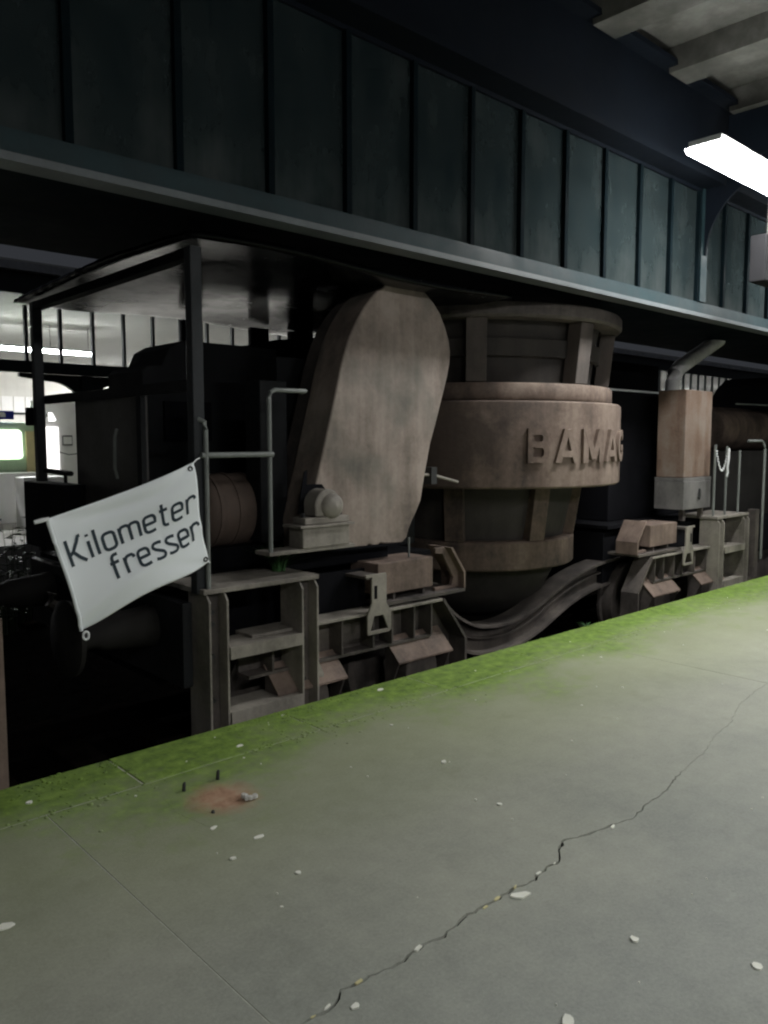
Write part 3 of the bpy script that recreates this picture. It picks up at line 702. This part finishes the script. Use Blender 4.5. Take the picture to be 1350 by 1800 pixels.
GL = {
 'K': (.62, [[(.02,0),(.02,1)], [(.04,.40),(.20,.50),(.42,.80),(.52,1.0),(.60,1.0)], [(.20,.48),(.40,.20),(.60,0)]]),
 'i': (.10, [[(.04,0),(.04,XH)], [(.04,.84),(.04,.93)]]),
 'l': (.10, [[(.04,0),(.04,1)]]),
 'o': (.50, [rr(.02,.48,0,XH) + [(.48, XH-.16)]]),
 'm': (.80, [[(.02,0),(.02,XH)], [(.02,XH-.18)] + arc(.18, XH-.14, .14, 160, 90, 4) + [(.27,XH)] + arc(.27, XH-.14, .14, 90, 0, 5) + [(.41,0)], [(.41,XH-.18)] + arc(.55, XH-.14, .14, 160, 90, 4) + [(.64,XH)] + arc(.64, XH-.14, .14, 90, 0, 5) + [(.78,0)]]),
 'e': (.50, [e_path()]),
 't': (.36, [[(.12,.92),(.12,.16)] + arc(.26, .14, .14, 180, 270, 5) + [(.34,0)], [(0,XH),(.34,XH)]]),
 'r': (.40, r_path()),
 'f': (.40, [[(.12,0),(.12,.80)] + arc(.26, .80, .14, 180, 90, 5) + [(.38,.94)], [(0,XH-.02),(.36,XH-.02)]]),
 's': (.46, [s_path()]),
}
def stroke(mb, pts, wd, fn):
    # resample, then a ribbon of constant width
    P = [Vector((p[0], p[1])) for p in pts]; Q = [P[0]]
    for a, b_ in zip(P, P[1:]):
        L = (b_-a).length
        if L < 1e-6: continue
        for k in range(1, max(1, int(L/.07))+1): Q.append(a+(b_-a)*k/max(1, int(L/.07)))
    v = []
    for k, p in enumerate(Q):
        d = Q[min(k+1, len(Q)-1)] - Q[max(k-1, 0)]
        d = d.normalized() if d.length > 1e-9 else Vector((1, 0)); nn = Vector((-d.y, d.x))*wd/2
        v += [fn(p+nn), fn(p-nn)]
    mb.add(v, [(2*k, 2*k+1, 2*k+3, 2*k+2) for k in range(len(Q)-1)])
def write(text, u0, u1, vtop, vbase, gap=.20):
    tot = sum(GL[c][0] for c in text) + gap*(len(text)-1); k = (u1-u0)/tot; x = 0
    for c in text:
        q = MB()
        for st in GL[c][1]:
            stroke(q, st, .128, lambda p: flagp(u0+(x+p[0])*k, vbase-(vbase-vtop)*p[1], .0035))
        obj('letter', q, 'letter_ink', cloth)
        x += GL[c][0]+gap
write('Kilometer', .05, .965, .225, .452, .18)
write('fresser', .28, .972, .495, .724, .16)

# ------------------------------------------------------------------ things on the platform
pd = thing('column_base', (1.82, 3.03, 0), 'reddish square mortar pad with rusty stub bolts on the platform by the kerb', 'base')
v = [(1.62,3.22),(1.80,3.27),(1.97,3.23),(2.04,3.05),(2.01,2.84),(1.83,2.79),(1.63,2.83),(1.59,3.03)]
pad = MB().prism([(x+random.uniform(-.006,.006), y+random.uniform(-.006,.006)) for x, y in v], .0001, .0005, 'z')
obj('pad', pad, 'mortar_red', pd)
for (x, y, hh) in ((1.72, 3.21, .042), (1.90, 3.215, .046), (1.705, 2.93, .010)):
    obj('bolt', MB().tube([(x, y, .001), (x+.003, y, hh*.8), (x+.006, y, hh)], [.009, .008, .005], 8), 'dark_bolt', pd)
lump = MB()
for k in range(5):
    cx, cy = 1.89+random.uniform(-.03,.03), 2.94+random.uniform(-.02,.02); r = random.uniform(.012,.025)
    lump.prism([(cx+r*random.uniform(.6,1.1)*math.cos(t), cy+r*random.uniform(.6,1.1)*math.sin(t)) for t in [2*PI*j/7 for j in range(7)]], .0062, .012+random.uniform(0,.014), 'z')
obj('mortar_lump', lump, 'chip_white', pd, .003)
def scrap(x, y, r, mat='scrap', el=1., rot=0., z=.0015):
    mb = MB(); pts = []
    for j in range(8):
        t = 2*PI*j/8; q = r*random.uniform(.6, 1.1); a, b_ = q*el*math.cos(t), q*math.sin(t)
        pts.append((x+a*math.cos(rot)-b_*math.sin(rot), y+a*math.sin(rot)+b_*math.cos(rot)))
    return mb.prism(pts, z, z+.003+random.uniform(0, .003), 'z')
big = [(2.172,1.640,.020,2.0,-.5),(1.731,2.617,.018,1.4,.2),(2.24,1.236,.017,1.0,1.),(2.396,.914,.016,1.3,.3),(.779,2.682,.020,1.6,.2),(2.673,2.139,.012,1.,0),(2.836,2.626,.014,1.6,.4),(3.385,3.696,.018,1.6,.2),(2.203,3.495,.014,1.7,0),(1.564,2.543,.011,1.2,0),(1.688,2.291,.012,1.1,0),(1.778,1.17,.022,1.4,.4),(3.001,3.181,.011,1.,0),(1.157,3.564,.012,1.5,0),(1.633,2.805,.012,2.0,.3),(1.385,1.615,.012,1.3,.2)]
for (x, y, r, el, rot) in big:
    tag(obj('litter_scrap', scrap(x, y, r, 'scrap', el, rot), 'scrap'), 'small whitish flattened scrap lying on the grey platform surface', 'litter', 'pale scraps on the platform')
crk = [(2.86,1.688,.022),(2.34,1.683,.017),(2.10,1.684,.022),(2.027,1.678,.018),(1.698,1.676,.022),(1.457,1.685,.020),(1.326,1.668,.016),(1.27,1.664,.010),(2.20,1.684,.012),(2.44,1.684,.010)]
for (x, y, r) in crk:
    mb = scrap(x, y, r*.32, 'scrap_leaf', 3.0, .1+random.uniform(-.15,.15), .0008)
    tag(obj('crack_litter', mb, 'scrap_leaf' if random.random() < .4 else 'scrap'), 'pale sliver lodged in the long dark crack of the platform', 'litter', 'pale slivers in the crack')
sp_ = MB()
for k in range(100):
    x = random.uniform(.6, 9); y = random.uniform(.6, 3.78)
    r = random.choice((.0025, .003, .004, .0055)); q = scrap(x, y, r, 'scrap', random.uniform(1, 1.8), random.uniform(0, 3), .001); sp_.add(q.v, q.f)
o = obj('litter_specks', sp_, 'scrap'); o['kind'] = 'stuff'; o['label'] = 'tiny pale specks of grit scattered over the platform'; o['category'] = 'grit'
# raised clumps of moss along the kerb stones and in their joints
mc = MB()
for k in range(3600):
    x = random.uniform(.7, 11); q = random.random()
    if q < .45: y = EDGE - abs(random.gauss(0, .10))
    elif q < .70: y = KLINE + random.gauss(0, .035)
    else: y = 3.55 + random.gauss(0, .16)
    if q > .92: x = 1.62 + 1.045*random.randint(0, 8) + random.gauss(0, .02)
    if y > EDGE-.006 or y < 3.0 or math.sin(x*2.3+1.1)+.8*math.sin(x*5.7)+random.gauss(0, .7) < -.35: continue
    r = random.uniform(.004, .013); h_ = r*random.uniform(.25, .5); t0 = random.uniform(0, 2)
    v = []
    for rr_, hh in ((1, 0), (.72, .75)):
        v += [(x+r*rr_*random.uniform(.7, 1.2)*math.cos(t0+PI/3*j), y+r*rr_*random.uniform(.7, 1.2)*math.sin(t0+PI/3*j), .0008+h_*hh) for j in range(6)]
    v.append((x, y, .0008+h_))
    mc.add(v, [(j, (j+1) % 6, 6+(j+1) % 6, 6+j) for j in range(6)] + [(6+j, 6+(j+1) % 6, 12) for j in range(6)], True)
o = obj('moss_clumps', mc, 'kerb', None, 0, 180); o['kind'] = 'stuff'; o['label'] = 'small raised clumps of green moss along the kerb stones'; o['category'] = 'moss'
# weeds
def weed(name, x, y, z, n_, hgt, spread, mat, lab, grp=None, lw=.006, leaf=False):
    mb = MB(); base = Vector((x, y, z))
    for k in range(n_):
        a = random.uniform(0, 2*PI); L = hgt*random.uniform(.5, 1.1); s = spread*random.uniform(.3, 1.1)
        d = Vector((math.cos(a), math.sin(a), 0)); sd = Vector((-d.y, d.x, 0)); p0 = base + d*random.uniform(0, spread*.25)
        v = []; seg = 5
        for j in range(seg+1):
            t = j/seg; c = p0 + d*(s*t*t) + Vector((0, 0, L*(t-.28*t*t))); wv_ = lw*(1-t*.9)
            v += [c+sd*wv_, c-sd*wv_]
        mb.add(v, [(2*j, 2*j+1, 2*j+3, 2*j+2) for j in range(seg)])
        if leaf:
            for j in range(1, 7):
                t = j/7+random.uniform(0,.1); c = p0 + d*(s*t*t) + Vector((0, 0, L*(t-.28*t*t)))
                la = random.uniform(0, 2*PI); ld = Vector((math.cos(la), math.sin(la), random.uniform(-.2,.5))).normalized(); ls = ld.cross(Vector((0,0,1))).normalized()
                ll = random.uniform(.10,.18)
                mb.add([c, c+ld*ll*.5+ls*ll*.2, c+ld*ll+Vector((0,0,-ll*.2)), c+ld*ll*.5-ls*ll*.2], [(0,1,2,3)])
    return tag(obj(name, mb, mat), lab, 'plant', grp)
weed('weed_tuft', 5.90, 3.79, -.01, 40, .05, .09, 'leaf_green', 'pale green weed tuft growing on the mossy platform edge under the ladle', None, .003)
weed('fern', 2.96, 4.20, .766, 120, .22, .20, 'leaf_green', 'green fern growing on the wagon deck behind the ladder', None, .007)

# ------------------------------------------------------------------ far side of the tracks
FY = 13.0
fc = thing('clerestory_window', (28, FY, 2.7), 'bright glazed clerestory of the platform across the tracks', 'window')
obj('sill', MB().box(-14, 70, FY-.05, FY+.06, 2.66, 2.84), 'far_paint', fc)
obj('head_rail', MB().box(-14, 70, FY-.03, FY+.04, 3.86, 3.92), 'far_paint', fc)
for k in range(-2, 70):
    x = 4.448 + (k-4)*.5315
    obj('mullion', MB().box(x-.024, x+.024, FY-.035, FY+.03, 2.841, 3.859), 'far_paint', fc)
    obj('pane', MB().box(x+.0245, x+.507, FY, FY+.006, 2.841, 3.859), 'clear_glass', fc)
fg = thing('roof_girder', (28, FY, 3.92), 'dark girder with pale roof edge above the glazing across the tracks', 'girder')
obj('web', MB().box(-14, 70, FY+.02, FY+.06, 3.921, 4.20), 'far_paint', fg)
obj('fascia', MB().box(-14, 70, FY-.12, FY+.10, 4.201, 4.32), 'fascia_pale', fg)
struct(obj('far_roof', MB().box(-14, 70, FY+.11, 44, 4.24, 4.40), 'far_ceiling'))
for k in range(6):
    X = 5.40 + 10.7*k - 10.7
    co = thing('platform_column', (X, FY+.1, 0), 'dark steel column with curved arms below the glazing across the tracks', 'column', 'columns across the tracks')
    obj('shaft', MB().box(X-.09, X+.09, FY+.0, FY+.20, 0, 2.659), 'far_paint', co)
    for s in (-1, 1):
        pts = [(X+s*.09, 2.659)] + [(X+s*.09, 2.15)] + [(X+s*(.09+.50) - s*.50*math.cos(t), 2.15+.40*math.sin(t)) for t in [PI/2*j/10 for j in range(1, 11)]] + [(X+s*1.05, 2.60), (X+s*1.05, 2.659)]
        obj('arm', MB().prism(pts, FY+.06, FY+.14), 'far_paint', co)
for (a, y) in ((3.2, 18.75), (5.85, 18.75), (14, 18.75), (22, 18.75), (30, 18.75), (38, 18.75)):
    lamp('platform_lamp', a, a+2.1, y, 3.60, .24, 'far_tube_light', 'lit tube lamp seen through the glazing across the tracks', 4.24, 'tube lamps across the tracks', .51)
for (a, y) in ((4, 27.5), (11.75, 27.5), (20, 27.5), (30, 27.5)):
    lamp('platform_lamp', a, a+2.1, y, 3.60, .30, 'far_tube_light', 'lit tube lamp low behind the dark column across the tracks', 4.24, 'tube lamps at the back of the far platform', .51)
# second row of small panes
f2 = thing('panelled_fascia', (12, 30, 2.7), 'pale panelled strip high on the back wall of the far platform', 'fascia')
for k in range(40):
    x = 4 + k*.41
    obj('panel', MB().box(x+.02, x+.39, 29.98, 30.0, 2.62, 3.18), 'wall_white', f2)
obj('panel_rail', MB().box(4, 20.4, 29.95, 30.0, 2.54, 2.61), 'far_paint', f2)
struct(obj('back_wall', MB().box(-14, 70, 30.01, 30.2, 0, 4.24), 'far_ceiling'))
# kiosk with glowing window, yellow door, blue sign
kb = thing('kiosk', (4.6, 17.4, 0), 'pale green kiosk with a glowing white window on the far platform', 'kiosk')
obj('wall', MB().box(3.2, 6.05, 17.0, 18.4, 0, 1.98), 'wall_green', kb, .02)
wi = obj('window', MB().prism([(4.4,1.28),(4.4,1.82),(5.60,1.82),(5.65,1.77),(5.66,1.28),(5.60,1.24),(4.45,1.24)], 16.97, 16.999), 'lit_window', kb)
obj('window_frame', MB().box(4.4, 5.70, 16.95, 16.999, 1.15, 1.22), 'wall_green', wi)
dr = obj('door', MB().box(5.73, 6.0, 16.96, 16.999, .2, 1.80), 'door_yellow', kb, .005)
obj('handle', MB().box(5.90, 5.93, 16.94, 16.959, 1.14, 1.30), 'poster_frame', dr)
obj('counter_front', MB().box(3.2, 5.8, 16.32, 16.36, 0, .899), 'wall_white', kb)
obj('counter', MB().box(3.2, 5.8, 16.3, 16.94, .9, .97), 'wall_white', kb)
bs = thing('blue_sign', (4.9, 17.0, 2.03), 'small blue sign with white lettering above the kiosk window', 'sign')
obj('board', MB().box(4.3, 5.49, 16.90, 16.94, 2.03, 2.20), 'sign_blue', bs)
obj('letter', MB().prism([(5.22,2.075),(5.22,2.15),(5.25,2.165),(5.30,2.165),(5.33,2.145),(5.33,2.075)], 16.890, 16.8995), 'wall_white', bs)
cabn = thing('white_cabinet', (5.6, 15, 0), 'tall white appliance standing before the kiosk on the far platform', 'cabinet')
obj('body', MB().box(5.0, 5.75, 15.0, 15.5, 0, .94), 'wall_white', cabn, .02)
obj('door_panel', MB().box(5.05, 5.45, 14.985, 14.999, .05, .86), 'cabinet_grey', cabn, .01)
rm = thing('ticket_hall_wall', (6.5, 17.6, 0), 'white lit wall with a framed notice beyond the wagon end post', 'wall')
obj('wall', MB().box(6.06, 7.6, 17.6, 17.7, 0, 2.45), 'wall_white', rm)
obj('bright_panel', MB().box(6.15, 6.62, 17.56, 17.599, .95, 1.90), 'lit_room', rm, .01)
nf = obj('notice', MB().box(6.70, 6.92, 17.56, 17.599, 1.50, 1.72), 'poster_frame', rm, .01)
obj('notice_face', MB().box(6.72, 6.90, 17.550, 17.559, 1.53, 1.69), 'wall_white', nf)
obj('bar', MB().tube([(6.6,17.5,1.36),(6.8,17.5,1.30),(7.0,17.5,1.32)], .012, 6), 'poster_frame', rm)
sl_ = thing('wall_spotlight', (6.45, 17.4, 2.0), 'small glowing white lamp on the wall beside the kiosk', 'lamp')
obj('shade', MB().prism([(6.36,2.02),(6.36,2.20),(6.40,2.20),(6.48,2.05),(6.46,2.02)], 17.3, 17.42), 'lit_room', sl_)
obj('arm', MB().box(6.38, 6.41, 17.421, 17.6, 2.12, 2.16), 'poster_frame', sl_)
for (x, y, hh) in ((3.14, 10.0, 1.95), (3.32, 10.2, 1.75), (3.0, 9.9, 2.0), (3.45, 10.35, 1.6)):
    weed('tall_weed', x, y, -.70, 9, hh, .32, 'leaf_dark', 'tall dark leafy weed between the tracks against the bright platform', 'weeds between the tracks', .008, True)

# rusty post at the wagon end
rp = thing('rusty_post', (1.165, 3.95, -.7), 'rusty flat upright post beside the track before the flag', 'post')
obj('upright', MB().box(1.06, 1.19, 3.94, 3.965, -.70, .765), 'rust_brown', rp, .003)
obj('foot', MB().box(1.02, 1.23, 3.90, 4.02, -.7, -.67), 'rust_brown', rp)

# neighbouring tank wagon beyond the far ladder
tw = thing('tank_wagon', (13.6, WY, -.5), 'dark brown tank wagon coupled beyond the second ladder', 'wagon')
obj('tank', MB().lathe([(.001,11.0),(.25,11.02),(.30,11.08),(.31,11.15),(.31,16.0),(.25,16.06),(.001,16.08)], 0, WY, 40, 'x', 1.77), 'rust_brown', tw)
obj('dome', MB().prism([(12.2,2.05),(12.45,2.15),(12.8,2.45),(13.1,2.60),(16,2.62),(16,2.05)], 4.5, 5.9), 'soot', tw, .02)
obj('frame', MB().box(10.1, 16.4, 4.3, 6.1, .15, .55), 'soot', tw)
obj('machinery', MB().box(10.6, 16.2, 4.7, 5.9, .551, 1.46), 'steel_drum', tw)
obj('side_rail', MB().tube([(10.04,4.0,.15),(10.04,4.0,1.50),(10.0,4.0,1.57),(9.93,4.0,1.60),(9.55,4.0,1.60)], .016, 8), 'tube_grey', tw)
obj('side_post', MB().box(10.1, 10.2, 4.1, 4.2, -.1, .75), 'frame_steel', tw)
obj('tube_line', MB().tube([(10.9,4.75,2.10),(12.4,4.75,2.12)], .012, 6), 'tube_grey', tw)
for xw in (10.9, 12.7, 14.5):
    obj('wheel', MB().lathe([(.001, 4.38), (.42, 4.36), (.42, 4.47), (.455, 4.48), (.455, 4.5), (.001, 4.5)], xw, 0, 32, 'y', -.05), 'frame_steel', tw)
